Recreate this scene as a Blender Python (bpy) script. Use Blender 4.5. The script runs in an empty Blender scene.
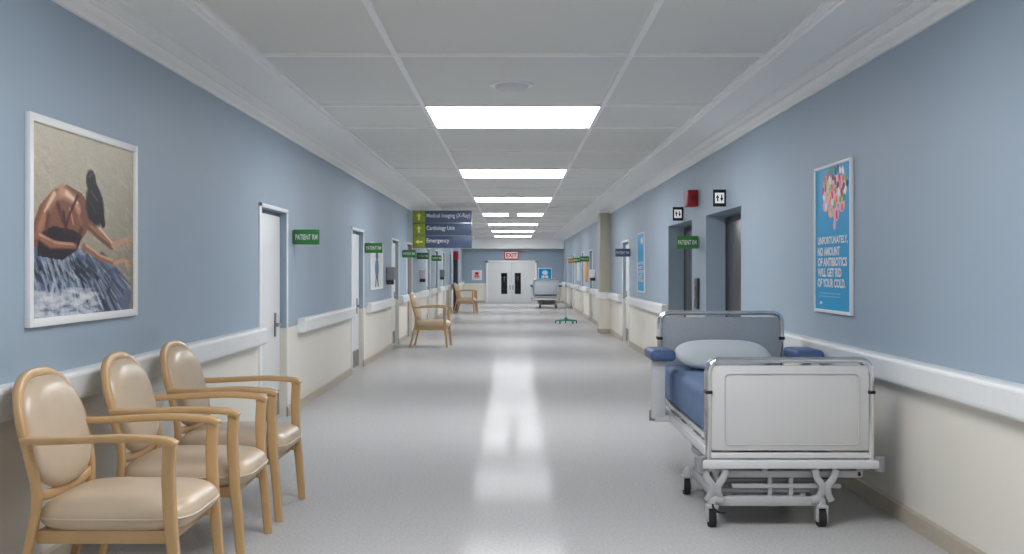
import bpy, bmesh, math, random
import numpy as np
from mathutils import Vector, Matrix
random.seed(4); rng=np.random.default_rng(4)
scene=bpy.context.scene
scene.view_settings.view_transform='Standard'
COL=scene.collection
W=2.25; CH=1.45; CEIL=2.90; YEND=47.0; YB=-4.0; F=1050.0

def lin(c):
    r=[]
    for v in c:
        v=v/255.0
        r.append(v/12.92 if v<=0.04045 else ((v+0.055)/1.055)**2.4)
    return tuple(r)

def M(name,rgb,rough=.5,metal=0.,var=0.,scale=20.,bump=0.,spec=.5,stretch=None,coat=0.):
    m=bpy.data.materials.new(name); m.use_nodes=True
    nt=m.node_tree; b=nt.nodes['Principled BSDF']
    c=lin(rgb); b.inputs['Base Color'].default_value=(*c,1)
    b.inputs['Roughness'].default_value=rough; b.inputs['Metallic'].default_value=metal
    b.inputs['Specular IOR Level'].default_value=spec
    b.inputs['Coat Weight'].default_value=coat
    if var or bump:
        tc=nt.nodes.new('ShaderNodeTexCoord'); mp=nt.nodes.new('ShaderNodeMapping')
        nt.links.new(tc.outputs['Object'],mp.inputs['Vector'])
        if stretch: mp.inputs['Scale'].default_value=stretch
        n=nt.nodes.new('ShaderNodeTexNoise'); n.inputs['Scale'].default_value=scale; n.inputs['Detail'].default_value=4
        nt.links.new(mp.outputs['Vector'],n.inputs['Vector'])
        if var:
            cr=nt.nodes.new('ShaderNodeValToRGB')
            cr.color_ramp.elements[0].position=.3; cr.color_ramp.elements[1].position=.7
            cr.color_ramp.elements[0].color=(*[x*(1-var) for x in c],1)
            cr.color_ramp.elements[1].color=(*[min(1,x*(1+var)) for x in c],1)
            nt.links.new(n.outputs['Fac'],cr.inputs['Fac']); nt.links.new(cr.outputs['Color'],b.inputs['Base Color'])
        if bump:
            bp=nt.nodes.new('ShaderNodeBump'); bp.inputs['Strength'].default_value=bump; bp.inputs['Distance'].default_value=.01
            nt.links.new(n.outputs['Fac'],bp.inputs['Height']); nt.links.new(bp.outputs['Normal'],b.inputs['Normal'])
    return m

def emis(name,rgb,s):
    m=bpy.data.materials.new(name); m.use_nodes=True; nt=m.node_tree
    b=nt.nodes['Principled BSDF']; b.inputs['Base Color'].default_value=(.8,.8,.8,1)
    b.inputs['Emission Color'].default_value=(*lin(rgb),1); b.inputs['Emission Strength'].default_value=s
    return m

def attr_mat(name,rough=.4):
    m=bpy.data.materials.new(name); m.use_nodes=True; nt=m.node_tree
    a=nt.nodes.new('ShaderNodeAttribute'); a.attribute_name='paint'
    b=nt.nodes['Principled BSDF']; nt.links.new(a.outputs['Color'],b.inputs['Base Color'])
    b.inputs['Roughness'].default_value=rough; b.inputs['Specular IOR Level'].default_value=.25
    return m

# ---- materials
def wall_mat():
    m=bpy.data.materials.new('wall_paint'); m.use_nodes=True; nt=m.node_tree; b=nt.nodes['Principled BSDF']
    g=nt.nodes.new('ShaderNodeNewGeometry'); sx=nt.nodes.new('ShaderNodeSeparateXYZ')
    nt.links.new(g.outputs['Position'],sx.inputs['Vector'])
    mt=nt.nodes.new('ShaderNodeMath'); mt.operation='GREATER_THAN'; mt.inputs[1].default_value=.88
    nt.links.new(sx.outputs['Z'],mt.inputs[0])
    n=nt.nodes.new('ShaderNodeTexNoise'); n.inputs['Scale'].default_value=1.3; n.inputs['Detail'].default_value=5
    nt.links.new(g.outputs['Position'],n.inputs['Vector'])
    def ramp(c,v):
        cr=nt.nodes.new('ShaderNodeValToRGB'); c=lin(c)
        cr.color_ramp.elements[0].color=(*[x*(1-v) for x in c],1); cr.color_ramp.elements[1].color=(*[x*(1+v) for x in c],1)
        nt.links.new(n.outputs['Fac'],cr.inputs['Fac']); return cr
    a=ramp((236,231,219),.03); c=ramp((161,178,193),.04)
    mx=nt.nodes.new('ShaderNodeMix'); mx.data_type='RGBA'
    nt.links.new(mt.outputs[0],mx.inputs[0]); nt.links.new(a.outputs[0],mx.inputs[6]); nt.links.new(c.outputs[0],mx.inputs[7])
    nt.links.new(mx.outputs[2],b.inputs['Base Color']); b.inputs['Roughness'].default_value=.5
    n2=nt.nodes.new('ShaderNodeTexNoise'); n2.inputs['Scale'].default_value=180
    nt.links.new(g.outputs['Position'],n2.inputs['Vector'])
    bp=nt.nodes.new('ShaderNodeBump'); bp.inputs['Strength'].default_value=.08; bp.inputs['Distance'].default_value=.01
    nt.links.new(n2.outputs['Fac'],bp.inputs['Height']); nt.links.new(bp.outputs['Normal'],b.inputs['Normal'])
    return m
def floor_mat():
    m=bpy.data.materials.new('vinyl_floor'); m.use_nodes=True; nt=m.node_tree; b=nt.nodes['Principled BSDF']
    g=nt.nodes.new('ShaderNodeNewGeometry')
    n=nt.nodes.new('ShaderNodeTexNoise'); n.inputs['Scale'].default_value=60; n.inputs['Detail'].default_value=6; n.inputs['Roughness'].default_value=.75
    nt.links.new(g.outputs['Position'],n.inputs['Vector'])
    cr=nt.nodes.new('ShaderNodeValToRGB'); e=cr.color_ramp.elements
    e[0].position=.31; e[1].position=.69; e[0].color=(*lin((170,169,168)),1); e[1].color=(*lin((202,201,200)),1)
    nt.links.new(n.outputs['Fac'],cr.inputs['Fac']); nt.links.new(cr.outputs[0],b.inputs['Base Color'])
    n2=nt.nodes.new('ShaderNodeTexNoise'); n2.inputs['Scale'].default_value=2.2; n2.inputs['Detail'].default_value=3
    nt.links.new(g.outputs['Position'],n2.inputs['Vector'])
    mr=nt.nodes.new('ShaderNodeMapRange'); mr.inputs['To Min'].default_value=.09; mr.inputs['To Max'].default_value=.14
    nt.links.new(n2.outputs['Fac'],mr.inputs['Value'])
    nt.links.new(mr.outputs[0],b.inputs['Roughness'])
    b.inputs['Specular IOR Level'].default_value=.03
    d=nt.nodes.new('ShaderNodeBsdfDiffuse'); nt.links.new(cr.outputs[0],d.inputs['Color'])
    mx=nt.nodes.new('ShaderNodeMixShader'); mx.inputs[0].default_value=.55
    nt.links.new(b.outputs[0],mx.inputs[1]); nt.links.new(d.outputs[0],mx.inputs[2])
    nt.links.new(mx.outputs[0],nt.nodes['Material Output'].inputs['Surface'])
    return m
MW=wall_mat(); MF=floor_mat()
MTILE=M('ceiling_tile',(234,234,230),.9,var=.03,scale=120,bump=.1,spec=.2)
MTBAR=M('ceiling_grid_metal',(255,255,255),.5)
MCROWN=M('moulding_paint',(252,252,250),.5,var=.005)
MBASE=M('skirting_vinyl',(190,179,161),.45,var=.04)
MRAIL=M('handrail_plastic',(235,237,236),.35,var=.02)
MDOOR=M('door_paint',(232,234,233),.4,var=.02,scale=3)
MDARK=M('dark_panel',(52,51,52),.35,var=.1)
MLIFT=M('lift_door_steel',(92,91,92),.32,.4,var=.1,stretch=(30,1,1))
MBLACK=M('black_plastic',(16,16,18),.4)
MRUB=M('rubber',(30,30,32),.7)
MCHROME=M('chrome',(222,224,227),.05,1.)
MSTEEL=M('brushed_steel',(150,150,150),.3,1.)
MHANDLE=M('satin_handle',(135,136,138),.3,.9)
MBEDW=M('bed_enamel',(216,217,217),.3,var=.02)
MBEDF=M('bed_underframe_enamel',(184,185,186),.35,var=.03)
MBEDP=M('bed_panel',(212,211,209),.35,var=.02,scale=4)
MHEAD=M('bed_headpanel',(178,185,192),.4,var=.06,scale=140)
MGREY=M('grey_plastic',(140,142,144),.45)
MPGREY=M('pale_grey_plastic',(228,228,226),.45)
MBLUE=M('blue_sheet',(108,132,170),.75,var=.10,scale=9,bump=.25)
MPAD=M('blue_vinyl_pad',(80,105,148),.45,var=.06,scale=12,bump=.1)
MPILL=M('pillow_cotton',(212,218,222),.85,var=.03,scale=7,bump=.35)
MWOOD=M('light_oak',(198,160,112),.36,var=.05,scale=9,stretch=(1,1,.6),coat=.25)
MUPH=M('beige_leatherette',(200,180,154),.30,var=.04,scale=10,bump=.06)
MGREEN=M('green_sign',(52,128,58),.4,var=.03)
MNAVY=M('navy_sign',(82,98,130),.4,var=.03)
MOLIVE=M('olive_sign',(148,162,52),.4,var=.03)
MYEL=M('yellow_arrow',(245,238,150),.5)
MWHITE=M('white_lettering',(244,245,244),.5)
MFRAME=M('poster_frame',(245,245,243),.35)
MRED=M('red_plastic',(160,20,26),.35)
MREDD=M('dark_red_plastic',(110,14,20),.4)
MREDL=M('red_letter',(215,30,30),.5)
MTURQ=M('turquoise_plastic',(40,150,140),.4)
MTAN=M('tan_wood_door',(172,128,84),.45,var=.12,scale=8,stretch=(1,1,.2))
MORNG=M('orange_paper',(232,150,40),.6,var=.1,scale=9)
MGLASS=M('dark_glass',(12,13,15),.08)
MTANP=M('tan_column_paint',(192,187,170),.5,var=.03,scale=3)
MBEIGE=M('cream_column_paint',(230,225,212),.5,var=.03,scale=3)
MLIGHT=emis('light_diffuser',(250,251,255),11.4)
MPAINT=attr_mat('printed_art',.4)

# ---- mesh builder
def catmull(P,k=6,closed=False):
    P=[Vector(p) for p in P]; n=len(P); out=[]
    for i in range(n if closed else n-1):
        p1=P[i]; p2=P[(i+1)%n]
        p0=P[i-1] if (i>0 or closed) else p1*2-p2
        p3=P[(i+2)%n] if (i+2<n or closed) else p2*2-p1
        for j in range(k):
            t=j/k
            out.append(.5*((2*p1)+(p2-p0)*t+(2*p0-5*p1+4*p2-p3)*t*t+(3*p1-p0-3*p2+p3)*t**3))
    if not closed: out.append(P[-1])
    return out
def roundpath(P,r,k=6):
    P=[Vector(p) for p in P]; out=[P[0]]
    for i in range(1,len(P)-1):
        a=P[i]+(P[i-1]-P[i]).normalized()*r; b=P[i]+(P[i+1]-P[i]).normalized()*r
        for j in range(k+1):
            t=j/k; out.append(a*(1-t)**2+P[i]*2*t*(1-t)*1.0+b*t*t)
    out.append(P[-1]); return out

class B:
    def __init__(s): s.v=[];s.f=[];s.m=[]
    def add(s,v,f,mat=0):
        o=len(s.v); s.v+= [tuple(x) for x in v]; s.f+=[[i+o for i in q] for q in f]; s.m+=[mat]*len(f)
    def quad(s,a,b,c,d,mat=0): s.add([a,b,c,d],[(0,1,2,3)],mat)
    def box(s,x0,x1,y0,y1,z0,z1,mat=0,bev=0.,seg=2,mtx=None):
        bm=bmesh.new(); bmesh.ops.create_cube(bm,size=1)
        for v in bm.verts: v.co=Vector(((x0+x1)/2+v.co.x*(x1-x0),(y0+y1)/2+v.co.y*(y1-y0),(z0+z1)/2+v.co.z*(z1-z0)))
        if bev: bmesh.ops.bevel(bm,geom=list(bm.edges),offset=bev,segments=seg,profile=.5,affect='EDGES')
        if mtx: bmesh.ops.transform(bm,matrix=mtx,verts=bm.verts)
        bm.verts.index_update()
        s.add([v.co[:] for v in bm.verts],[[v.index for v in f.verts] for f in bm.faces],mat); bm.free()
    def sweep(s,P,w,h=None,mat=0,closed=False,n=14,e=2.,ref=(0,0,1),scl=None):
        h=h or w; P=[Vector(p) for p in P]; N=len(P)
        T=[]
        for i in range(N):
            a=P[i-1] if (i>0 or closed) else P[i]; b=P[(i+1)%N] if (i<N-1 or closed) else P[i]
            T.append((b-a).normalized())
        ref=Vector(ref)
        if abs(ref.dot(T[0]))>.95: ref=Vector((1,0,0)) if abs(T[0].x)<.9 else Vector((0,1,0))
        Nn=(ref-T[0]*ref.dot(T[0])).normalized(); vs=[]
        for i in range(N):
            if i>0:
                q=T[i-1].rotation_difference(T[i]); Nn=q@Nn; Nn=(Nn-T[i]*Nn.dot(T[i])).normalized()
            Bn=T[i].cross(Nn); k=scl[i] if scl else 1
            for j in range(n):
                a=2*math.pi*(j+.5)/n; c=math.cos(a); d=math.sin(a)
                x=math.copysign(abs(c)**(2/e),c)*w*k; y=math.copysign(abs(d)**(2/e),d)*h*k
                vs.append(P[i]+Bn*x+Nn*y)
        fs=[]
        R=N if closed else N-1
        for i in range(R):
            for j in range(n):
                a=i*n+j; b=i*n+(j+1)%n; i2=((i+1)%N)*n
                fs.append((a,b,i2+(j+1)%n,i2+j))
        if not closed:
            fs.append(list(range(n))[::-1]); fs.append([(N-1)*n+j for j in range(n)])
        s.add(vs,fs,mat)
    def cyl(s,a,b,r,mat=0,n=20,r2=None):
        s.sweep([a,b],r,mat=mat,n=n,scl=[1,(r2/r if r2 else 1)])
    def cushion(s,a,b,ht,hb,e=4.,p=5.,mtx=None,mat=0,rings=14,seg=48):
        vs=[];fs=[]
        def ring(r,z):
            for j in range(seg):
                t=2*math.pi*j/seg; c=math.cos(t); d=math.sin(t)
                vs.append(Vector((math.copysign(abs(c)**(2/e),c)*a*r,math.copysign(abs(d)**(2/e),d)*b*r,z)))
        rs=[math.sin(math.pi/2*i/rings) for i in range(rings+1)]
        vs.append(Vector((0,0,ht)))
        for r in rs[1:]: ring(r,ht*(max(0,1-r**p))**.5)
        for r in rs[1:-1][::-1]: ring(r,-hb*(max(0,1-r**p))**.5)
        vs.append(Vector((0,0,-hb)))
        nr=2*rings-1
        for j in range(seg): fs.append((0,1+j,1+(j+1)%seg))
        for i in range(nr-1):
            for j in range(seg):
                a0=1+i*seg+j; b0=1+i*seg+(j+1)%seg
                fs.append((a0,a0+seg,b0+seg,b0))
        l=len(vs)-1; o=1+(nr-1)*seg
        for j in range(seg): fs.append((l,o+(j+1)%seg,o+j))
        if mtx: vs=[mtx@v for v in vs]
        s.add(vs,fs,mat)
    def prismY(s,prof,y0,y1,mat=0,close=True):
        n=len(prof); vs=[(x,y0,z) for x,z in prof]+[(x,y1,z) for x,z in prof]
        fs=[(i,(i+1)%n,n+(i+1)%n,n+i) for i in range(n if close else n-1)]
        if close: fs+= [list(range(n))[::-1],[n+i for i in range(n)]]
        s.add(vs,fs,mat)
    def finish(s,name,mats,parent=None,world=True,smooth=True,**k):
        me=bpy.data.meshes.new(name)
        off=Vector((0,0,0)) if not(parent and world) else wloc(parent)
        me.from_pydata([tuple(Vector(v)-off) for v in s.v],[],s.f)
        if not isinstance(mats,(list,tuple)): mats=[mats]
        for m in mats: me.materials.append(m)
        me.polygons.foreach_set('material_index',s.m)
        bm=bmesh.new(); bm.from_mesh(me); bmesh.ops.recalc_face_normals(bm,faces=bm.faces); bm.to_mesh(me); bm.free()
        if smooth:
            me.polygons.foreach_set('use_smooth',[True]*len(me.polygons)); me.set_sharp_from_angle(angle=math.radians(38))
        o=bpy.data.objects.new(name,me); COL.objects.link(o)
        if parent: o.parent=parent
        for a,b in k.items(): o[a]=b
        return o
def wloc(o):
    v=Vector((0,0,0))
    while o: v+=o.location; o=o.parent
    return v
def thing(name,loc,label,cat,group=None,rz=0,**k):
    e=bpy.data.objects.new(name,None); e.empty_display_size=.1; e.location=loc; e.rotation_euler=(0,0,rz)
    COL.objects.link(e); e['label']=label; e['category']=cat
    if group: e['group']=group
    for a,b in k.items(): e[a]=b
    return e
def dup(root,name,loc,rz,label=None,group=None,scale=None):
    def rec(o,par):
        c=o.copy(); COL.objects.link(c)
        if par: c.parent=par
        for ch in list(o.children): rec(ch,c)
        return c
    c=rec(root,None); c.location=loc; c.rotation_euler=(0,0,rz)
    if scale: c.scale=scale
    if label: c['label']=label
    if group: c['group']=group
    return c
def text(s,org,R,U,height,width,mat,parent,name='lettering',thick=.0):
    """org: bottom-left corner; fitted to height and width"""
    cu=bpy.data.curves.new('t','FONT'); cu.body=s; cu.offset=thick; cu.resolution_u=3
    o=bpy.data.objects.new('t',cu); COL.objects.link(o)
    dg=bpy.context.evaluated_depsgraph_get(); dg.update()
    me=bpy.data.meshes.new_from_object(o.evaluated_get(dg)); bpy.data.objects.remove(o); 
    co=np.array([v.co[:] for v in me.vertices]); mn=co.min(0); mxx=co.max(0)
    sx=width/(mxx[0]-mn[0]); sy=height/(mxx[1]-mn[1])
    org=Vector(org)-wloc(parent); R=Vector(R); U=Vector(U)
    for v in me.vertices: v.co=org+R*((v.co.x-mn[0])*sx)+U*((v.co.y-mn[1])*sy)
    me.materials.clear(); me.materials.append(mat); me.name=name
    t=bpy.data.objects.new(name,me); COL.objects.link(t); t.parent=parent
    return t

# ---- painting raster
class Paint:
    def __init__(s,h,w,c):
        s.h=h;s.w=w; s.a=np.ones((h,w,3))*np.array(c,float)
        s.V,s.U=np.meshgrid((np.arange(h))/(h-1),(np.arange(w))/(w-1),indexing='ij')
    def blend(s,m,c,al=1.):
        m=np.clip(m,0,1)[...,None]*al; s.a=s.a*(1-m)+np.array(c,float)*m
    def poly(s,P,c,al=1.):
        ins=np.zeros((s.h,s.w),bool); n=len(P)
        for i in range(n):
            x1,y1=P[i];x2,y2=P[(i+1)%n]
            if y1==y2: continue
            cond=((s.V<y1)!=(s.V<y2)); xs=(x2-x1)*(s.V-y1)/(y2-y1)+x1
            ins^=(cond&(s.U<xs))
        s.blend(ins.astype(float),c,al)
    def ell(s,cx,cy,rx,ry,c,al=1.,soft=.15,ang=0):
        dx=s.U-cx; dy=s.V-cy; ca=math.cos(ang); sa=math.sin(ang)
        d=np.sqrt(((dx*ca+dy*sa)/rx)**2+((-dx*sa+dy*ca)/ry)**2)
        s.blend((1-d)/soft,c,al)
    def stroke(s,P,w,c,al=1.,w2=None,asp=1.,soft=.3):
        w2=w if w2 is None else w2; n=len(P)-1
        D=np.full((s.h,s.w),9.)
        for i in range(n):
            x1,y1=P[i];x2,y2=P[i+1]; dx=x2-x1;dy=(y2-y1)*asp
            vy=(s.V-y1)*asp
            t=np.clip(((s.U-x1)*dx+vy*dy)/(dx*dx+dy*dy+1e-9),0,1)
            ww=(w+(w2-w)*((i+t)/n))
            D=np.minimum(D,np.hypot(s.U-x1-t*dx,vy-t*dy)/ww)
        s.blend((1-D)/soft,c,al)
def panel(p,tl,U,V,name,parent,**k):
    h,w=p.h,p.w; tl=Vector(tl)-wloc(parent); U=Vector(U);V=Vector(V)
    vs=[tl+U*(j/(w-1))+V*(i/(h-1)) for i in range(h) for j in range(w)]
    fs=[(i*w+j,(i+1)*w+j,(i+1)*w+j+1,i*w+j+1) for i in range(h-1) for j in range(w-1)]
    me=bpy.data.meshes.new(name); me.from_pydata([v[:] for v in vs],[],fs)
    a=me.color_attributes.new('paint','FLOAT_COLOR','POINT')
    s=np.clip(p.a.reshape(-1,3)/255,0,1); l=np.where(s<=.04045,s/12.92,((s+.055)/1.055)**2.4)
    a.data.foreach_set('color',np.concatenate([l,np.ones((len(l),1))],1).astype(np.float32).ravel())
    me.materials.append(MPAINT); o=bpy.data.objects.new(name,me); COL.objects.link(o); o.parent=parent
    for a_,b_ in k.items(): o[a_]=b_
    return o

# =============== ROOM ===============
b=B(); b.box(-W-.5,W+.5,YB,YEND+.3,-.1,0); b.finish('floor',MF,kind='structure',smooth=False)
LO=[(9.32,10.42,2.02,.10),(14.6,15.75,2.02,.10),(19.45,20.6,2.02,.10),(22.2,23.3,2.02,.10),(27.2,28.4,2.02,.1),(30.2,31.4,2.02,.1),(33.4,34.6,2.02,.1)]
RO=[(10.36,12.24,2.09,.26),(13.2,15.2,2.09,.26),(20.3,21.5,2.02,.10),(29.6,30.8,2.02,.1),(33.2,34.4,2.02,.1),(38.2,39.4,2.02,.1)]
def wall(side,ops,name):
    s=-1 if side=='l' else 1; X=s*W; b=B()
    def q(y0,y1,z0,z1,x): b.quad((x,y0,z0),(x,y1,z0),(x,y1,z1),(x,y0,z1))
    y=YB
    for (a,c,zt,d) in ops:
        q(y,a,0,CEIL,X); q(a,c,zt,CEIL,X); x2=X+s*d
        b.quad((X,a,0),(x2,a,0),(x2,a,zt),(X,a,zt)); b.quad((X,c,0),(x2,c,0),(x2,c,zt),(X,c,zt))
        b.quad((X,a,zt),(x2,a,zt),(x2,c,zt),(X,c,zt)); q(a,c,0,zt,x2); y=c
    q(y,YEND,0,CEIL,X)
    b.finish(name,MW,kind='structure',smooth=False)
wall('l',LO,'wall_left'); wall('r',RO,'wall_right')
b=B(); b.box(-W-.1,W+.1,YEND,YEND+.15,0,CEIL); b.finish('wall_back',MW,kind='structure',smooth=False)
b=B(); b.box(-W,W,YEND-.7,YEND,2.42,CEIL,0); b.finish('trim_4',MCROWN,kind='structure',smooth=False)
# ceiling
b=B(); b.box(-W-.1,W+.1,YB,YEND,CEIL,CEIL+.1,0)
GX=.785; GX2=1.70
for x in (-GX,GX): b.box(x-.020,x+.020,YB,YEND-.7,CEIL-.016,CEIL+.002,1)
for x in (-GX2,GX2): b.box(x-.02,x+.02,YB,YEND-.7,CEIL-.016,CEIL+.002,1)
LY=[9.17+5.7*k for k in range(-2,7)]
for y0 in LY:
    for dy in (0,1.40,3.55):
        if y0+dy<YEND-.7: b.box(-GX2,GX2,y0+dy-.024,y0+dy+.024,CEIL-.018,CEIL+.002,1)
b.finish('ceiling',[MTILE,MTBAR],kind='structure',smooth=False)
# crown + soffit
prof=[(0,2.765),(.022,2.765),(.022,2.785),(.012,2.787),(.018,2.798),(.040,2.806),(.058,2.818),(.066,2.830),(.066,2.834),(.085,2.834),(.085,2.842),(.105,2.846),(.128,2.853),(.142,2.862),(.142,2.868),(.165,2.868),(.165,2.850),(.21,2.850),(.21,2.856),(.44,2.856),(.44,2.850),(.525,2.850),(.535,2.858),(.535,2.93),(0,2.93)]
for i,s in enumerate((-1,1)):
    b=B(); b.prismY([(s*(W-o),z) for o,z in prof],YB,YEND-.7,0); b.finish('trim_%d'%(i+1),MCROWN,kind='structure',smooth=False)
# pilaster on right
PO=.24
b=B(); b.box(W-PO,W+.02,24.2,24.8,.88,2.86,0,.004); b.box(W-PO,W+.02,24.2,24.8,0,.88,1,.004); b.box(W-PO-.015,W,24.185,24.815,0,.105,2,.004)
b.box(W-PO-.05,W,24.15,24.85,.80,.95,3,.012); b.box(W-PO-.03,W,24.17,24.83,2.78,2.86,3,.01)
b.finish('trim_3',[MTANP,MBEIGE,MBASE,MCROWN],kind='structure')
# baseboards
def spans(ops,extra=()):
    L=sorted([(a,c) for a,c,_,_ in ops]+list(extra)); y=YB; out=[]
    for a,c in L:
        if a>y: out.append((y,a))
        y=max(y,c)
    out.append((y,YEND)); return out
for nm,s,ops,ex in (('baseboard_left',-1,LO,()),('baseboard_right',1,RO,((24.2,24.8),))):
    b=B()
    for a,c in spans(ops,ex):
        b.prismY([(s*W,0),(s*(W-.014),0),(s*(W-.014),.09),(s*(W-.006),.105),(s*W,.105)],a,c,0)
    b.finish(nm,MBASE,kind='structure',smooth=False)
b=B(); 
for x0,x1 in ((-W,-1.27),(1.13,W)): b.box(x0,x1,YEND-.015,YEND,0,.105,0)
b.finish('baseboard_back',MBASE,kind='structure',smooth=False)

# doors
dn=[0]
def swing_door(side,a,c,zt,d,leaf=MDOOR,vision=False):
    dn[0]+=1; s=-1 if side=='l' else 1; X=s*W
    e=thing('door_%d'%dn[0],(X+s*(d-.02),(a+c)/2,0),'white painted hospital room door with lever handle','door',kind='structure')
    b=B(); xs=sorted((X+s*(d-.045),X+s*(d-.002)))
    b.box(xs[0],xs[1],a+.04,c-.04,.01,zt-.04,0,.004); 
    b.finish('door_leaf',leaf,e)
    b=B()
    b.box(*sorted((X-s*.014,X+s*(d-.002))),a-.04,a+.04,0,zt+.035,0,.004)
    b.box(*sorted((X-s*.014,X+s*.0)),c,c+.03,0,zt+.035,0,.004)
    b.box(*sorted((X-s*.014,X)),a-.04,c+.03,zt,zt+.035,0,.004)
    b.finish('door_frame',MFRAME,e)
    f=X+s*(d-.045); yl=c-.26; hz=.93
    b=B(); b.box(*sorted((f,f-s*.010)),yl-.03,yl+.03,hz-.12,hz+.11,0,.004)
    b.cyl((f,yl,hz),(f-s*.055,yl,hz),.012); b.sweep(roundpath([(f-s*.055,yl+.01,hz),(f-s*.056,yl-.02,hz),(f-s*.055,yl-.16,hz-.005)],.01),.012)
    b.finish('door_handle',MHANDLE,e)
    b=B(); b.box(*sorted((f,f-s*.003)),a+.08,c-.08,.04,.28,0,.001); b.finish('kick_plate',MSTEEL,e)
    if vision:
        b=B(); b.box(*sorted((f,f-s*.006)),a+.2,a+.4,1.05,1.75,0,.003); b.finish('vision_glass',MGLASS,e)
    return e
for i,(a,c,zt,d) in enumerate(LO): swing_door('l',a,c,zt,d,MTAN if i in (3,) else MDOOR,vision=i in(4,5))
for i,(a,c,zt,d) in enumerate(RO[2:]): swing_door('r',a,c,zt,d,MDOOR,vision=i in(1,))
# lifts
for (a,c,zt,d) in RO[:2]:
    dn[0]+=1
    e=thing('door_%d'%dn[0],(W+d-.02,(a+c)/2,0),'dark steel two-panel lift door in a recess','door',kind='structure')
    m=(a+c)/2+.1
    for y0,y1 in ((a+.25,m-.004),(m+.004,c-.08)):
        b=B(); b.box(W+d-.03,W+d-.002,y0,y1,.01,zt-.08,0,.003); b.finish('lift_door_panel',MLIFT,e)
    b=B(); b.box(W+d-.04,W+d-.002,a+.2,a+.25,0,zt-.04,0,.003);b.box(W+d-.04,W+d-.002,c-.08,c-.02,0,zt-.04,0,.003);b.box(W+d-.04,W+d-.002,a+.2,c-.02,zt-.08,zt-.03,0,.003)
    b.finish('lift_frame',MDARK,e)
# end double door
dn[0]+=1
e=thing('door_%d'%dn[0],(-.07,YEND,0),'white double fire doors with dark narrow glass panels','door',kind='structure')
ZT=1.80
for x0,x1,gx in ((-1.12,-.073,-.40),(-.067,.98,.21)):
    b=B(); b.box(x0,x1,YEND-.05,YEND,.01,ZT,0,.005); b.finish('door_leaf',MDOOR,e)
    b=B(); b.box(gx-.13,gx+.14,YEND-.06,YEND-.049,.40,1.34,0,.004); b.finish('vision_glass',MGLASS,e)
    b=B(); hx=-.13 if x0<-.5 else .0
    b.box(hx-.02,hx+.02,YEND-.075,YEND-.05,.60,.80,0,.004); b.finish('push_plate',MHANDLE,e)
b=B(); b.box(-1.21,-1.12,YEND-.07,YEND,0,ZT+.09,0,.005);b.box(.98,1.07,YEND-.07,YEND,0,ZT+.09,0,.005);b.box(-1.21,1.07,YEND-.07,YEND,ZT,ZT+.10,0,.005)
b.finish('door_frame',MFRAME,e)

# handrails
def handrail(s,a,c):
    b=B()
    pr=[(0,.80),(.07,.80),(.085,.812),(.088,.83),(.088,.925),(.082,.942),(.068,.95),(0,.95)]
    b.prismY([(s*(W-o),z) for o,z in pr],a,c,0)
    o=b.finish('handrail',MRAIL,None,smooth=False); 
    o['label']='white plastic wall-mounted bumper handrail'; o['category']='handrail'; o['group']='corridor handrails'
    md=o.modifiers.new('bev','BEVEL'); md.width=.006; md.segments=2
for a,c in ((-3.9,9.24),(10.95,14.5),(16.1,19.35),(20.75,22.1),(23.5,27.1),(28.5,30.1),(31.5,33.3),(34.8,36.9),(38.0,46.8)): handrail(-1,a,c)
for a,c in ((-3.9,10.3),(12.32,13.12),(15.3,20.2),(21.6,24.1),(24.9,29.5),(30.9,33.1),(34.5,38.1),(39.5,46.8)): handrail(1,a,c)

# ceiling lights
for i,y0 in enumerate(LY):
    parts=[(-GX,GX)] if i!=5 else [(-GX,-.10),(.10,GX)]
    for xa,xb in parts:
        e=thing('ceiling_light_panel',((xa+xb)/2,y0+.7,CEIL),'recessed white glowing rectangular ceiling light panel' if len(parts)==1 else 'white glowing ceiling light panel set beside its twin','ceiling light','ceiling light panels')
        b=B(); b.box(xa+.022,xb-.022,y0+.026,y0+1.374,CEIL-.014,CEIL-.011); b.finish('light_diffuser',MLIGHT,e,smooth=False)
        b=B()
        for x0,x1,ya,yb in ((xa+.005,xa+.022,y0,y0+1.4),(xb-.022,xb-.005,y0,y0+1.4),(xa,xb,y0+.005,y0+.026),(xa,xb,y0+1.374,y0+1.395)): b.box(x0,x1,ya,yb,CEIL-.019,CEIL,0)
        b.finish('light_frame',MTBAR,e,smooth=False)
for y in (8.18,19.6):
    e=thing('smoke_detector',(-.01,y,CEIL),'round white ceiling smoke detector','smoke detector','ceiling detectors')
    b=B(); b.cyl((-.01,y,CEIL),(-.01,y,CEIL-.012),.17,n=40); b.finish('base_plate',MCROWN,e)
    b=B(); b.cushion(.13,.13,.0001,.05,e=2,p=3,mtx=Matrix.Translation((-.01,y,CEIL-.012))); b.finish('dome',MPGREY,e)

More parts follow.
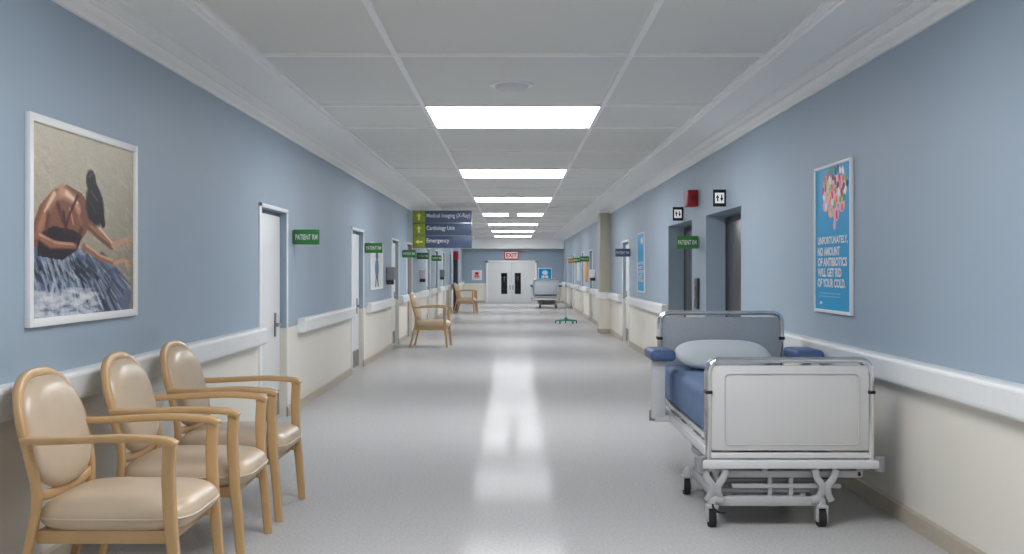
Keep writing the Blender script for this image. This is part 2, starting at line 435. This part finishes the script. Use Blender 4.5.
# =============== CHAIRS ===============
def make_chair(loc,label,group):
    e=thing('armchair',loc,label,'chair',group)
    pts=[(-.37,.285,0),(-.315,.280,.22),(-.270,.275,.42),(-.262,.280,.55),(-.285,.292,.68),(-.322,.285,.82),(-.362,.225,.935),(-.386,.12,.99),(-.392,0,1.003)]
    full=pts+[(x,-y,z) for x,y,z in pts[:-1][::-1]]
    b=B(); P=catmull(full,6); b.sweep(P,.017,.021,e=5,ref=(0,-1,0))
    b.sweep(catmull([(-.266,-.28,.53),(-.262,-.15,.505),(-.262,.15,.505),(-.266,.28,.53)],4),.014,.022,e=3.5)
    b.finish('backrest_frame',MWOOD,e,world=False)
    th=math.atan2(.105,.40)
    mt=Matrix.Translation((-.314,0,.753))@Matrix.Rotation(-th,4,'Y')@Matrix.Rotation(math.radians(90),4,'Y')
    b=B(); b.cushion(.244,.280,.068,.03,e=2.7,p=4.5,mtx=mt); b.finish('backrest_pad',MUPH,e,world=False)
    b=B(); b.cushion(.328,.294,.088,.074,e=5.0,p=5,mtx=Matrix.Translation((.036,0,.425))); 
    b.sweep([Vector((.036+math.copysign(abs(math.cos(t))**(2/5.0),math.cos(t))*.328,math.copysign(abs(math.sin(t))**(2/5.0),math.sin(t))*.294,.425)) for t in [2*math.pi*k/64 for k in range(64)]],.005,closed=True,n=8)
    b.finish('seat_cushion',MUPH,e,world=False)
    b=B()
    for y in (-.25,.25): b.box(-.27,.30,y-.014,y+.014,.32,.375,0,.004)
    for x in (-.255,.27): b.box(x-.014,x+.014,-.25,.25,.32,.375,0,.004)
    b.finish('seat_rail',MWOOD,e,world=False)
    for s in (-1,1):
        P=catmull([(.335,s*.305,0),(.318,s*.305,.22),(.300,s*.305,.42),(.292,s*.307,.60),(.296,s*.308,.70)],5)
        P+=catmull([(.296,s*.308,.70),(.297,s*.308,.725),(.293,s*.308,.742)],3)[1:]
        b=B(); b.sweep(P,.018,.027,e=5,ref=(1,0,0),scl=[.80+.20*min(1,i/10) for i in range(len(P))]); 
        b.finish('front_leg',MWOOD,e,world=False)
        P=catmull([(.325,s*.308,.735),(.29,s*.309,.752),(.22,s*.311,.760),(.10,s*.314,.765),(-.08,s*.312,.758),(-.22,s*.302,.752),(-.308,s*.295,.752)],6)
        b=B(); b.sweep(P,.028,.016,e=4.5,ref=(0,0,1),scl=[.8 if i<1 else 1. for i in range(len(P))]); b.finish('armrest',MWOOD,e,world=False)
    return e
G='waiting chairs along the corridor'
CX=-1.70
ch=make_chair((CX,4.60,0),'oak armchair with beige cushions, beside the blue wall',G)
dup(ch,'armchair',(CX+.02,5.48,0),math.radians(1),'oak armchair with beige cushions, between two matching chairs')
dup(ch,'armchair',(CX+.02,6.37,0),math.radians(-1),'oak armchair with beige cushions, at the end of the row')
dup(ch,'armchair',(-1.56,20.1,0),math.radians(-4),'oak armchair with beige cushions, standing alone by a doorway')
dup(ch,'armchair',(-1.60,35.9,0),math.radians(-10),'oak armchair with beige cushions, far down the corridor')
dup(ch,'armchair',(-1.66,36.75,0),math.radians(-5),'oak armchair with beige cushions, far down the corridor')

# =============== BED ===============
def make_bed(loc,label):
    e=thing('hospital_bed',loc,label,'bed')
    b=B()
    for x in (-.46,.46): b.box(x-.02,x+.02,.03,1.98,.40,.455,0,.006)
    for y in (.25,.7,1.2,1.65): b.box(-.44,.44,y-.03,y+.03,.41,.45,0,.004)
    b.box(-.43,.43,.04,1.95,.455,.485,0,.006)
    b.box(-.50,.50,-.03,.035,.335,.385,0,.01)
    b.box(-.50,.50,1.96,2.02,.335,.395,0,.01)
    b.box(-.47,.47,-.012,.02,.392,.424,0,.004)
    for x in (-.25,.25): b.box(x-.02,x+.02,0,1.98,.335,.385,0,.006)
    b.finish('bed_frame',MBEDW,e,world=False)
    for x in (-.505,.505):
        for y in (.0,1.99):
            b=B(); b.cyl((x,y,.32),(x,y,.40),.03,n=24); b.finish('bumper',MGREY,e,world=False)
    b=B(); b.box(-.445,.445,-.008,.016,.435,.915,0,.006)
    rp=roundpath([(-.30,-.012,.47),(-.37,-.012,.47),(-.37,-.012,.87),(.385,-.012,.87),(.385,-.012,.47),(-.30,-.012,.47)],.03,4)
    b.sweep(rp,.004,.004,n=6,ref=(0,1,0))
    fb=b.finish('footboard',MBEDP,e,world=False)
    b=B()
    for yy,dx,dz in ((-.004,0,0),(.060,-.004,-.004)):
        b.sweep(roundpath([(-.458-dx,yy,.36),(-.458-dx,yy,.945+dz),(.458+dx,yy,.945+dz),(.458+dx,yy,.36)],.075,8),.017,ref=(0,1,0))
    b.finish('chrome_rail',MCHROME,fb,world=False)
    for x in (-.458,.458):
        b=B(); b.box(x-.02,x+.02,-.026,.06,.755,.775,0,.006); b.finish('rail_clamp',MBLACK,fb,world=False)
    b=B(); b.box(-.445,.445,1.975,2.0,.55,1.10,0,.006); hb=b.finish('headboard',MHEAD,e,world=False)
    b=B()
    for yy,dx,dz in ((1.96,0,0),(2.03,-.004,-.004)):
        b.sweep(roundpath([(-.458-dx,yy,.36),(-.458-dx,yy,1.132+dz),(.458+dx,yy,1.132+dz),(.458+dx,yy,.36)],.085,8),.017,ref=(0,1,0))
    b.finish('chrome_rail',MCHROME,hb,world=False)
    for x in (-.458,.458):
        b=B(); b.box(x-.02,x+.02,1.94,2.03,.93,.955,0,.006); b.finish('rail_clamp',MBLACK,hb,world=False)
    b=B(); b.box(-.44,.44,.06,1.93,.49,.75,0,.05,5); b.finish('mattress',MBLUE,e,world=False)
    for s in (-1,1):
        b=B(); 
        if s<0:
            b.box(-.60,-.50,1.36,1.40,.42,.83,0,.012); b.box(-.535,-.50,1.38,1.62,.42,.83,0,.012)
            b.box(-.57,-.44,1.36,1.42,.40,.44,0,.006)
        else: b.box(.485,.545,1.28,1.55,.42,.83,0,.012)
        b.finish('armrest_support',MBEDW,e,world=False)
        x0,x1=(-.615,-.44) if s<0 else (.385,.580)
        b=B(); b.box(x0,x1,1.28,1.66,.825,.902,0,.028,4); b.finish('armrest_pad',MPAD,e,world=False)
    # undercarriage
    ox=-.125; b=B()
    for x in (ox-.25,ox+.25):
        b.box(x-.028,x+.028,.02,.92,.118,.172,0,.008)
    for y in (.04,.86): b.box(ox-.29,ox+.29,y-.028,y+.028,.118,.172,0,.008)
    b.box(ox-.19,ox+.19,.26,.68,.13,.28,0,.015)
    b.finish('base_frame',MBEDF,e,world=False)
    b=B()
    b.box(-.40,.42,.03,.09,.275,.315,0,.008)
    b.box(-.40,.42,.84,.90,.275,.315,0,.008)
    b.box(-.32,.30,.03,.06,.215,.240,0,.005)
    for x in (-.385,-.13,.16,.405): b.box(x-.018,x+.018,.035,.085,.30,.345,0,.005); 
    for x in (-.10,.02): b.box(x-.012,x+.012,.04,.07,.16,.29,0,.004)
    for x in (-.385,.405): b.box(x-.018,x+.018,.03,.90,.28,.32,0,.006)
    for x in (-.42,.20):
        for k in (-1,1):
            b.sweep(catmull([(x+.06*k,.0,.33),(x+.045*k,.0,.28),(x+.015*k,.0,.235),(x+.02*k,.01,.19),(x+.04*k,.02,.15)],5),.015,.020,e=3.5)
    b.finish('upper_carriage',MBEDF,e,world=False)
    for x in (ox-.215,ox+.215):
        b=B()
        b.sweep(roundpath([(x,.06,.155),(x,.20,.20),(x,.85,.345)],.05),.018,.030,e=4,ref=(0,0,1)); b.finish('lift_arm',MBEDF,e,world=False)
        b=B(); xx=x+(.038 if x>ox else -.038)
        b.sweep([(xx,.84,.155),(xx,.10,.345)],.014,.028,e=4,ref=(0,0,1)); b.finish('lift_arm',MBEDF,e,world=False)
    b=B(); b.cyl((ox-.27,.45,.25),(ox+.27,.45,.25),.016); b.cyl((ox-.25,.10,.25),(ox+.40,.10,.25),.018); b.cyl((ox-.25,.06,.20),(ox+.25,.06,.20),.016); b.cyl((ox+.02,.1,.2),(ox+.02,.75,.3),.034)
    b.finish('lift_actuator',MGREY,e,world=False)
    for x in (ox-.31,ox+.31):
        for y in (.02,.88):
            b=B(); sg=1 if x>ox else -1
            b.sweep(catmull([(x-sg*.06,y,.15),(x-sg*.015,y,.158),(x,y,.142),(x,y,.11)],4),.022,.024,e=3)
            for t in (-.026,.026): b.box(x+t-.006,x+t+.006,y-.026,y+.034,.032,.12,0,.003)
            b.box(x-.033,x+.033,y-.030,y+.036,.108,.128,0,.006)
            ca=b.finish('caster',MBEDF,e,world=False)
            b=B(); b.cyl((x-.019,y+.01,.054),(x+.019,y+.01,.054),.054,n=28); b.finish('caster_wheel',MRUB,ca,world=False)
            b=B(); b.cyl((x-.022,y+.01,.054),(x+.022,y+.01,.054),.028,n=20); b.finish('wheel_hub',MGREY,ca,world=False)
    b=B(); b.sweep(roundpath([(ox-.31,.02,.13),(ox-.31,-.06,.11),(ox-.25,-.08,.10)],.02),.006,.01); b.finish('brake_pedal',MBLACK,e,world=False)
    return e
bed=make_bed((1.56,5.92,0),'white hospital bed with chrome rails and blue mattress')
def make_pillow(loc,tilt):
    b=B(); b.cushion(.335,.225,.085,.07,e=3.4,p=2.6,mtx=Matrix.Rotation(tilt,4,'X'),rings=16,seg=64)
    o=b.finish('pillow',MPILL,None); o.location=loc; o['label']='pale grey cotton pillow on the hospital bed'; o['category']='pillow'; return o
pil=make_pillow((1.50,7.50,.845),math.radians(14))
bed2=dup(bed,'hospital_bed',(1.24,41.6,0),math.pi,'white hospital bed parked near the double doors')
p2=pil.copy(); COL.objects.link(p2); p2.location=(1.24,40.0,.85); p2.rotation_euler=(0,0,math.pi)

# =============== POSTERS ===============
def frame_box(parent,s,y0,y1,z0,z1,t=.035,d=.03,mat=MFRAME):
    b=B()
    X=s*W
    def bx(ya,yb,za,zb): b.box(*sorted((X,X-s*d)),ya,yb,za,zb,0,.005)
    bx(y0,y0+t,z0,z1); bx(y1-t,y1,z0,z1); bx(y0+t,y1-t,z0,z0+t); bx(y0+t,y1-t,z1-t,z1)
    b.box(*sorted((X,X-s*.012)),y0+t*.5,y1-t*.5,z0+t*.5,z1-t*.5,0)
    return b.finish('frame',mat,parent)
# painting
y0,y1,z0,z1=4.83,6.22,1.185,2.185
e=thing('framed_poster',(-W,(y0+y1)/2,z0),'white-framed painting of a bowing dancer in dark dress','picture')
frame_box(e,-1,y0,y1,z0,z1,.04)
p=Paint(200,220,(206,196,174))
p.blend(p.V*1.1,(156,144,126)); p.blend((p.U-.55)*.9*p.V,(100,94,88))
for i in range(420):
    u,v=rng.random(2); a=rng.normal(.6,.5); L=.05+.06*rng.random(); c=np.array((206,196,174))+rng.normal(0,14)-v*44
    p.stroke([(u,v),(u+L*math.cos(a),v+L*math.sin(a))],.012,c,.3)
p.poly([(0,.58),(.12,.56),(.32,.62),(.55,.64),(.80,.74),(.98,.90),(.94,1),(0,1)],(96,108,134))
for i in range(520):
    t=rng.random(); a=math.radians(8+t*90); r0=.04+rng.random()*.55; L=.08+.16*rng.random()
    ox,oy=.20,.50
    x0_=ox+r0*1.3*math.cos(a); y0_=oy+r0*math.sin(a); x1_=x0_+L*1.2*math.cos(a+.1); y1_=y0_+L*math.sin(a+.1)
    if y1_<.66+.12*x1_ or x0_>.97: continue
    c=[(34,38,52),(66,78,104),(128,142,168),(176,188,204),(218,222,226),(70,82,110)][rng.integers(0,6)]
    p.stroke([(x0_,y0_),(x1_,y1_)],.010+.012*rng.random(),c,.5,.005)
for i in range(110):
    u=rng.random()*.6-.05; v=.86+.14*rng.random(); p.stroke([(u,v),(u+.1,v-.02+.05*rng.random())],.016,(222,224,226),.4,.006)
for i in range(30):
    u=.0+rng.random()*.6; v=.68+.10*rng.random(); p.stroke([(u,v),(u+.10,v+.06)],.016,(26,28,38),.5,.004)
for i in range(40):
    u=.0+rng.random()*.3; v=.62+.22*rng.random(); p.stroke([(u,v),(u+.05,v+.10)],.012,(178,188,204),.5,.004)
p.poly([(.01,.54),(.07,.42),(.18,.33),(.30,.29),(.44,.32),(.52,.40),(.50,.52),(.40,.62),(.26,.68),(.08,.66),(.02,.62)],(134,84,60))
p.poly([(.06,.57),(.18,.52),(.36,.53),(.44,.56),(.40,.64),(.26,.70),(.05,.68)],(38,28,36))
p.stroke([(.26,.33),(.15,.40),(.07,.54)],.05,(180,128,98),.95,.035,soft=.7)
p.stroke([(.26,.33),(.36,.36),(.43,.44)],.05,(210,160,126),.9,.03,soft=.7)
p.stroke([(.19,.35),(.11,.45)],.024,(246,214,184),.85,.008,soft=.7)
p.stroke([(.30,.335),(.40,.38)],.026,(250,220,194),.85,.010,soft=.7)
p.stroke([(.33,.42),(.36,.50)],.016,(226,176,142),.7,.008,soft=.8)
p.stroke([(.22,.40),(.27,.50)],.026,(80,40,32),.8,.012,soft=.8)
p.stroke([(.14,.46),(.12,.56)],.026,(92,50,38),.8,.012,soft=.8)
p.stroke([(.27,.44),(.30,.56)],.012,(50,22,22),.8)
p.stroke([(.40,.34),(.33,.44),(.28,.54)],.012,(88,28,28),.9)
p.stroke([(.44,.52),(.38,.60)],.022,(74,38,32),.7,soft=.8)
p.stroke([(.05,.57),(.16,.62),(.38,.62)],.032,(160,106,78),.95,.022,soft=.6)
p.stroke([(.07,.57),(.2,.605),(.36,.61)],.009,(220,172,138),.7)
p.stroke([(.44,.46),(.60,.53),(.76,.60)],.042,(170,118,88),1,.026,soft=.5)
p.stroke([(.46,.49),(.60,.56),(.75,.62)],.014,(100,58,44),.7)
p.stroke([(.76,.60),(.84,.585),(.91,.555)],.024,(206,156,124),1,.014)
for q in ((.99,.535),(.985,.57),(.97,.60),(.95,.62)): p.stroke([(.90,.56),q],.010,(208,160,128),1,.005)
p.stroke([(.48,.44),(.62,.51),(.75,.585)],.013,(244,208,178),.85,.008)
p.stroke([(.46,.62),(.62,.68),(.78,.71)],.026,(160,108,80),1,.02,soft=.5)
p.stroke([(.78,.71),(.88,.69),(.94,.70)],.018,(204,154,122),1,.010)
for q in ((.98,.73),(.965,.755),(.94,.76)): p.stroke([(.90,.70),q],.008,(206,156,126),1,.004)
p.stroke([(.48,.61),(.62,.665),(.76,.695)],.009,(232,188,156),.7)
p.ell(.48,.45,.07,.07,(130,82,62),1,.4,.4)
p.ell(.57,.38,.10,.135,(18,15,17),1,.25,-.3)
p.ell(.53,.24,.055,.07,(20,16,18),1,.25)
p.stroke([(.54,.26),(.61,.34),(.655,.48)],.05,(16,13,16),1,.026)
p.stroke([(.53,.30),(.60,.35)],.008,(92,78,74),.8); p.stroke([(.52,.36),(.585,.42)],.006,(70,58,56),.8)
p.stroke([(.51,.22),(.54,.20)],.008,(96,84,80),.8)
p.a+=rng.normal(0,5,(p.h,p.w,1))
panel(p,(-W+.014,y0+.038,z1-.038),(0,y1-y0-.076,0),(0,0,-(z1-z0-.076)),'picture_print',e)

def cold_poster(y0,y1,z0,z1,label,plain=False):
    e=thing('framed_poster',(W,(y0+y1)/2,z0),label,'poster','health campaign posters')
    t=.022
    frame_box(e,1,y0,y1,z0,z1,t,.025)
    rr=np.random.default_rng(9)
    p=Paint(280,200,(0,164,220))
    if not plain:
        cols=[(235,30,110),(255,210,30),(30,150,60),(255,255,255),(150,15,50),(255,130,175),(20,26,50),(245,110,20),(255,245,230),(90,190,60)]
        asp=1.28
        # pale pink base with trailing lobes under a loose cluster of pills
        p.ell(.56,.17,.34,.11,(250,200,214),1,.06)
        for (u,v,rx,ry) in ((.30,.26,.09,.05),(.45,.31,.08,.05),(.60,.33,.09,.06),(.56,.41,.045,.035),(.76,.28,.09,.05)): p.ell(u,v,rx,ry,(250,180,200),1,.1)
        pos=[];tries=0
        while len(pos)<60 and tries<9000:
            tries+=1
            a=rr.random()*6.28; r=rr.random()**.5; u=.56+.38*r*math.cos(a); v=.14+.125*r*math.sin(a)
            if all(math.hypot(u-q,(v-w_)*asp)>.066 for q,w_ in pos): pos.append((u,v))
        pos+=[(.31,.27),(.46,.32),(.62,.34),(.77,.29)]
        for k,(u,v) in enumerate(pos):
            L=.014; th=rr.random()*3.14; du=L*math.cos(th); dv=L*math.sin(th)/asp
            c1=cols[k%10]; c2=cols[(k*3+4)%10] if k%2 else c1
            p.stroke([(u-du,v-dv),(u,v)],.028,c1,1,asp=asp,soft=.15); p.stroke([(u,v),(u+du,v+dv)],.028,c2,1,asp=asp,soft=.15)
        for k in range(2):
            v=.885+.022*k
            for u in np.arange(.10,.70,.045): p.stroke([(u,v),(u+.028,v)],.005,(200,225,240),.9,asp=asp)
        p.ell(.16,.955,.05,.012,(230,240,245),1,.3)
    else:
        p.ell(.6,.12,.16,.06,(235,225,225),1,.1)
    panel(p,(W-.014,y1-t,z1-t),(0,-(y1-y0-2*t),0),(0,0,-(z1-z0-2*t)),'poster_print',e)
    H=z1-z0; w=y1-y0
    lines=[("UNFORTUNATELY,",.82),("NO AMOUNT",.62),("OF ANTIBIOTICS",.80),("WILL GET RID",.66),("OF YOUR COLD.",.76)]
    for i,(s,f) in enumerate(lines):
        zb=z1-H*(.545+.071*i)
        text(s,(W-.0165,y1-w*.09,zb),(0,-1,0),(0,0,1),H*.060,w*f,MWHITE,e,thick=.04)
cold_poster(6.93,7.77,1.15,2.20,'blue framed poster with white slogan about antibiotics')
cold_poster(17.85,18.85,1.07,2.11,'blue framed poster between lift doors and white door',True)
y0,y1,z0,z1=16.5,18.0,1.14,1.90
e=thing('framed_poster',(-W,(y0+y1)/2,z0),'white framed notice with small dark figure print','poster')
frame_box(e,-1,y0,y1,z0,z1,.03,.025)
p=Paint(50,60,(232,234,236)); p.ell(.5,.25,.12,.12,(60,70,90),1,.2); p.ell(.5,.55,.18,.25,(90,120,160),1,.2); p.stroke([(.45,.75),(.4,.95)],.05,(50,55,70)); p.stroke([(.55,.75),(.62,.95)],.05,(50,55,70))
panel(p,(-W+.014,y0+.03,z1-.03),(0,y1-y0-.06,0),(0,0,-(z1-z0-.06)),'poster_print',e)
def end_poster(x0,x1,z0,z1,label,bg,fg):
    e=thing('wall_notice',((x0+x1)/2,YEND,z0),label,'notice')
    b=B(); b.box(x0,x1,YEND-.02,YEND,z0,z1,0,.004); b.finish('frame',MFRAME,e)
    p=Paint(40,40,bg)
    for k,(u,v,r) in enumerate(((.5,.3,.2),(.35,.6,.12),(.65,.6,.12))): p.ell(u,v,r*1.3,r,fg,1,.2)
    p.stroke([(.15,.82),(.85,.82)],.04,fg)
    panel(p,(x0+.03,YEND-.023,z1-.03),(x1-x0-.06,0,0),(0,0,-(z1-z0-.06)),'notice_print',e)
    return e
end_poster(-1.84,-1.40,1.02,1.46,'white notice with red emblem on the end wall',(240,238,236),(200,40,40))
end_poster(1.12,1.74,.90,1.56,'blue notice with white marks on the end wall',(0,150,215),(225,238,245))

# =============== SIGNS ===============
def door_sign(s,y,mat=MGREEN,label='green projecting wall sign reading PATIENT RM',w=.275):
    z0,z1=1.715,1.868
    e=thing('door_sign',(s*W,y,z0),label,'sign','projecting room signs')
    xa,xb=sorted((s*(W-.012),s*(W-w)))
    b=B(); b.box(xa,xb,y-.012,y+.012,z0,z1,0,.003); b.finish('sign_board',mat,e)
    b=B(); b.box(*sorted((s*W,s*(W-.012))),y-.03,y+.03,z0+.01,z1-.01,0,.003); b.finish('bracket',MSTEEL,e)
    text('PATIENT RM',(xa+.02,y-.0135,z0+.048),(1,0,0),(0,0,1),.055,xb-xa-.04,MWHITE,e,thick=.008)
for y in (10.72,15.9,21.3,24.6,29.0): door_sign(-1,y)
for y in (12.7,31.0,34.6): door_sign(1,y)
door_sign(1,20.1,MNAVY,'navy projecting wall sign',.29)
door_sign(1,37.0,MORNG,'orange projecting wall sign',.32)
sy=23.2
sx0=-2.215; sx1=-.905; sz1=2.775; sz0=1.945
e=thing('directional_sign',((sx0+sx1)/2,sy,sz0),'slate blue and olive hanging directory sign with white lettering','sign')
b=B(); b.box(sx0,sx1,sy-.02,sy+.03,sz0,sz1,0,.006); b.finish('sign_back',MSTEEL,e)
rows=["Medical Imaging (X-Ray)","Cardiology Unit","Emergency"]; rh=(sz1-sz0)/3
for i,r in enumerate(rows):
    zt=sz1-i*rh; b=B(); b.box(sx0+.28,sx1-.01,sy-.032,sy-.02,zt-rh+.012,zt-.012,0,.004); b.finish('sign_strip',MNAVY,e)
    b=B(); b.box(sx0+.01,sx0+.275,sy-.032,sy-.02,zt-rh+.012,zt-.012,0,.004); b.finish('arrow_panel',MOLIVE,e)
    b=B(); cx=sx0+.14; cz=zt-rh/2; yy=sy-.034
    V=[(-.018,-.08),(.018,-.08),(.018,.01),(.05,.01),(0,.08),(-.05,.01),(-.018,.01)]
    if i==2: V=[(-z,x) for x,z in V]
    b.add([(cx+a_,yy,cz+b_) for a_,b_ in V],[list(range(7))],0); b.finish('arrow_symbol',MYEL,e,smooth=False)
    wd=[.96,.62,.50][i]; text(r,(sx0+.31,sy-.034,zt-rh*.66),(1,0,0),(0,0,1),.12,wd,MWHITE,e,thick=.008)
for x in (sx0+.2,sx1-.2):
    b=B(); b.cyl((x,sy,sz1-.01),(x,sy,CEIL-.02 if x>-1.7 else 2.856),.007); b.finish('hanger_rod',MPGREY,e)
# exit sign
e=thing('exit_sign',(-.07,YEND,1.95),'white exit sign with red lettering above double doors','sign')
b=B(); b.box(-.38,.24,YEND-.08,YEND,1.95,2.31,0,.01); b.finish('sign_box',MREDL,e)
b=B(); b.box(-.345,.205,YEND-.09,YEND-.08,1.985,2.275,0,.003); b.finish('sign_face',emis('exit_face',(255,225,215),.2),e)
text('EXIT',(-.31,YEND-.095,2.03),(1,0,0),(0,0,1),.20,.48,MREDL,e,thick=.04)
# lift indicators
for y0,zb in ((11.1,2.126),(13.9,2.11)):
    e=thing('lift_indicator',(W,y0,zb),'thin projecting black and white lift direction sign','indicator','lift direction signs')
    b=B(); b.box(W-.135,W+.001,y0-.008,y0+.008,zb,zb+.18,0,.003); b.finish('plate',MBLACK,e)
    c=W-.068; cz=zb+.09
    b=B(); b.box(c-.048,c+.048,y0-.012,y0-.007,cz-.055,cz+.055,0,.002); b.finish('white_panel',emis('lift_sign_lit',(255,255,255),.35),e)
    for k,dx in ((1,-.022),(-1,.022)):
        b=B(); V=[(-.007,-.035),(.007,-.035),(.007,0),(.018,0),(0,.038),(-.018,0),(-.007,0)]
        b.add([(c+dx+a_,y0-.0135,cz+b_*k) for a_,b_ in V],[list(range(7))],0); b.finish('arrow_symbol',MBLACK,e,smooth=False)
# fire alarm
e=thing('fire_alarm',(W,12.87,2.23),'red wall-mounted fire alarm sounder','alarm')
b=B(); b.box(W-.13,W+.001,12.75,13.0,2.23,2.43,0,.012); b.finish('alarm_box',MRED,e)
b=B(); b.cyl((W-.065,12.752,2.33),(W-.065,12.738,2.33),.04,n=24); b.finish('sounder',MREDD,e)
# call panel
e=thing('lift_call_panel',(W,12.78,.98),'dark rounded lift call button panel','control panel')
b=B(); b.box(W-.03,W+.001,12.66,12.9,.98,1.36,0,.014,3); b.finish('plate',MDARK,e)
for z in (1.12,1.24):
    b=B(); b.cyl((W-.03,12.78,z),(W-.038,12.78,z),.022); b.finish('button',MSTEEL,e)
def dispenser(s,y,z,mat=MGREY,label='grey wall-mounted hand sanitiser dispenser'):
    e=thing('sanitiser_dispenser',(s*W,y,z),label,'dispenser','wall dispensers')
    b=B(); b.box(*sorted((s*(W+.001),s*(W-.15))),y-.08,y+.08,z+.1,z+.33,0,.025,4); b.finish('housing',mat,e)
    b=B(); b.box(*sorted((s*(W+.001),s*(W-.13))),y-.06,y+.06,z+.02,z+.1,0,.01); b.finish('push_bar',MDARK,e)
dispenser(-1,18.7,1.18); dispenser(-1,25.4,1.15,MFRAME,'white wall-mounted hand sanitiser dispenser'); dispenser(1,28.8,1.15,MFRAME,'white wall-mounted hand sanitiser dispenser'); dispenser(-1,32.4,1.15)
# free-standing fire equipment cabinet
e=thing('fire_equipment_cabinet',(-W+.13,38.0,0),'tall dark cabinet with red top beside the wall','cabinet')
b=B(); b.box(-W+.10,-W+.26,37.75,38.25,.0,1.85,0,.01); b.finish('body',MDARK,e)
b=B(); b.box(-W+.10,-W+.28,37.75,38.25,1.85,2.15,0,.01); b.finish('alarm_box',MRED,e)
for i,(y0,y1,m,l) in enumerate(((31.6,32.6,MORNG,'orange paper notice pinned on wall'),(35.2,36.6,MFRAME,'white paper notice pinned on wall'),(26.0,27.2,MFRAME,'white paper notice pinned on wall'))):
    b=B(); b.box(W-.02,W,y0,y1,1.1,1.85,0,.004); o=b.finish('wall_notice',m); o['label']=l; o['category']='notice'
# IV stand
ix,iy=1.45,28.7
e=thing('iv_stand',(ix,iy,0),'steel drip stand on a turquoise wheeled base','iv stand')
b=B()
for k in range(5):
    a=2*math.pi*k/5+.3; b.sweep(catmull([(0,0,.12),(.12*math.cos(a),.12*math.sin(a),.10),(.31*math.cos(a),.31*math.sin(a),.075)],4),.028,.022,scl=[1.1]*5+[.9]*3+[.8])
b.cyl((0,0,.07),(0,0,.16),.045); b.finish('base',MTURQ,e,world=False)
for k in range(5):
    a=2*math.pi*k/5+.3; b=B(); x,y=.30*math.cos(a),.30*math.sin(a)
    b.cyl((x-.012,y,.03),(x+.012,y,.03),.03,n=18); b.cyl((x,y,.05),(x,y,.075),.01); b.finish('caster',MRUB,e,world=False)
b=B(); b.cyl((0,0,.15),(0,0,1.75),.010); b.cyl((0,0,1.0),(0,0,1.06),.02)
b.sweep(catmull([(-.1,0,1.78),(-.09,0,1.74),(0,0,1.75),(.09,0,1.74),(.1,0,1.78)],4),.006); b.finish('pole',MSTEEL,e,world=False)

# =============== CAMERA / WORLD ===============
w=bpy.data.worlds.new('World'); scene.world=w; w.use_nodes=True
w.node_tree.nodes['Background'].inputs[0].default_value=(.95,.97,1,1); w.node_tree.nodes['Background'].inputs[1].default_value=.7
cam=bpy.data.cameras.new('camera'); co=bpy.data.objects.new('camera',cam); COL.objects.link(co)
co.location=(0,0,CH); co.rotation_euler=(math.radians(90),0,0)
cam.sensor_width=36; cam.lens=F/1024*36; cam.shift_x=-1/1024; cam.shift_y=-6.5/1024
scene.camera=co
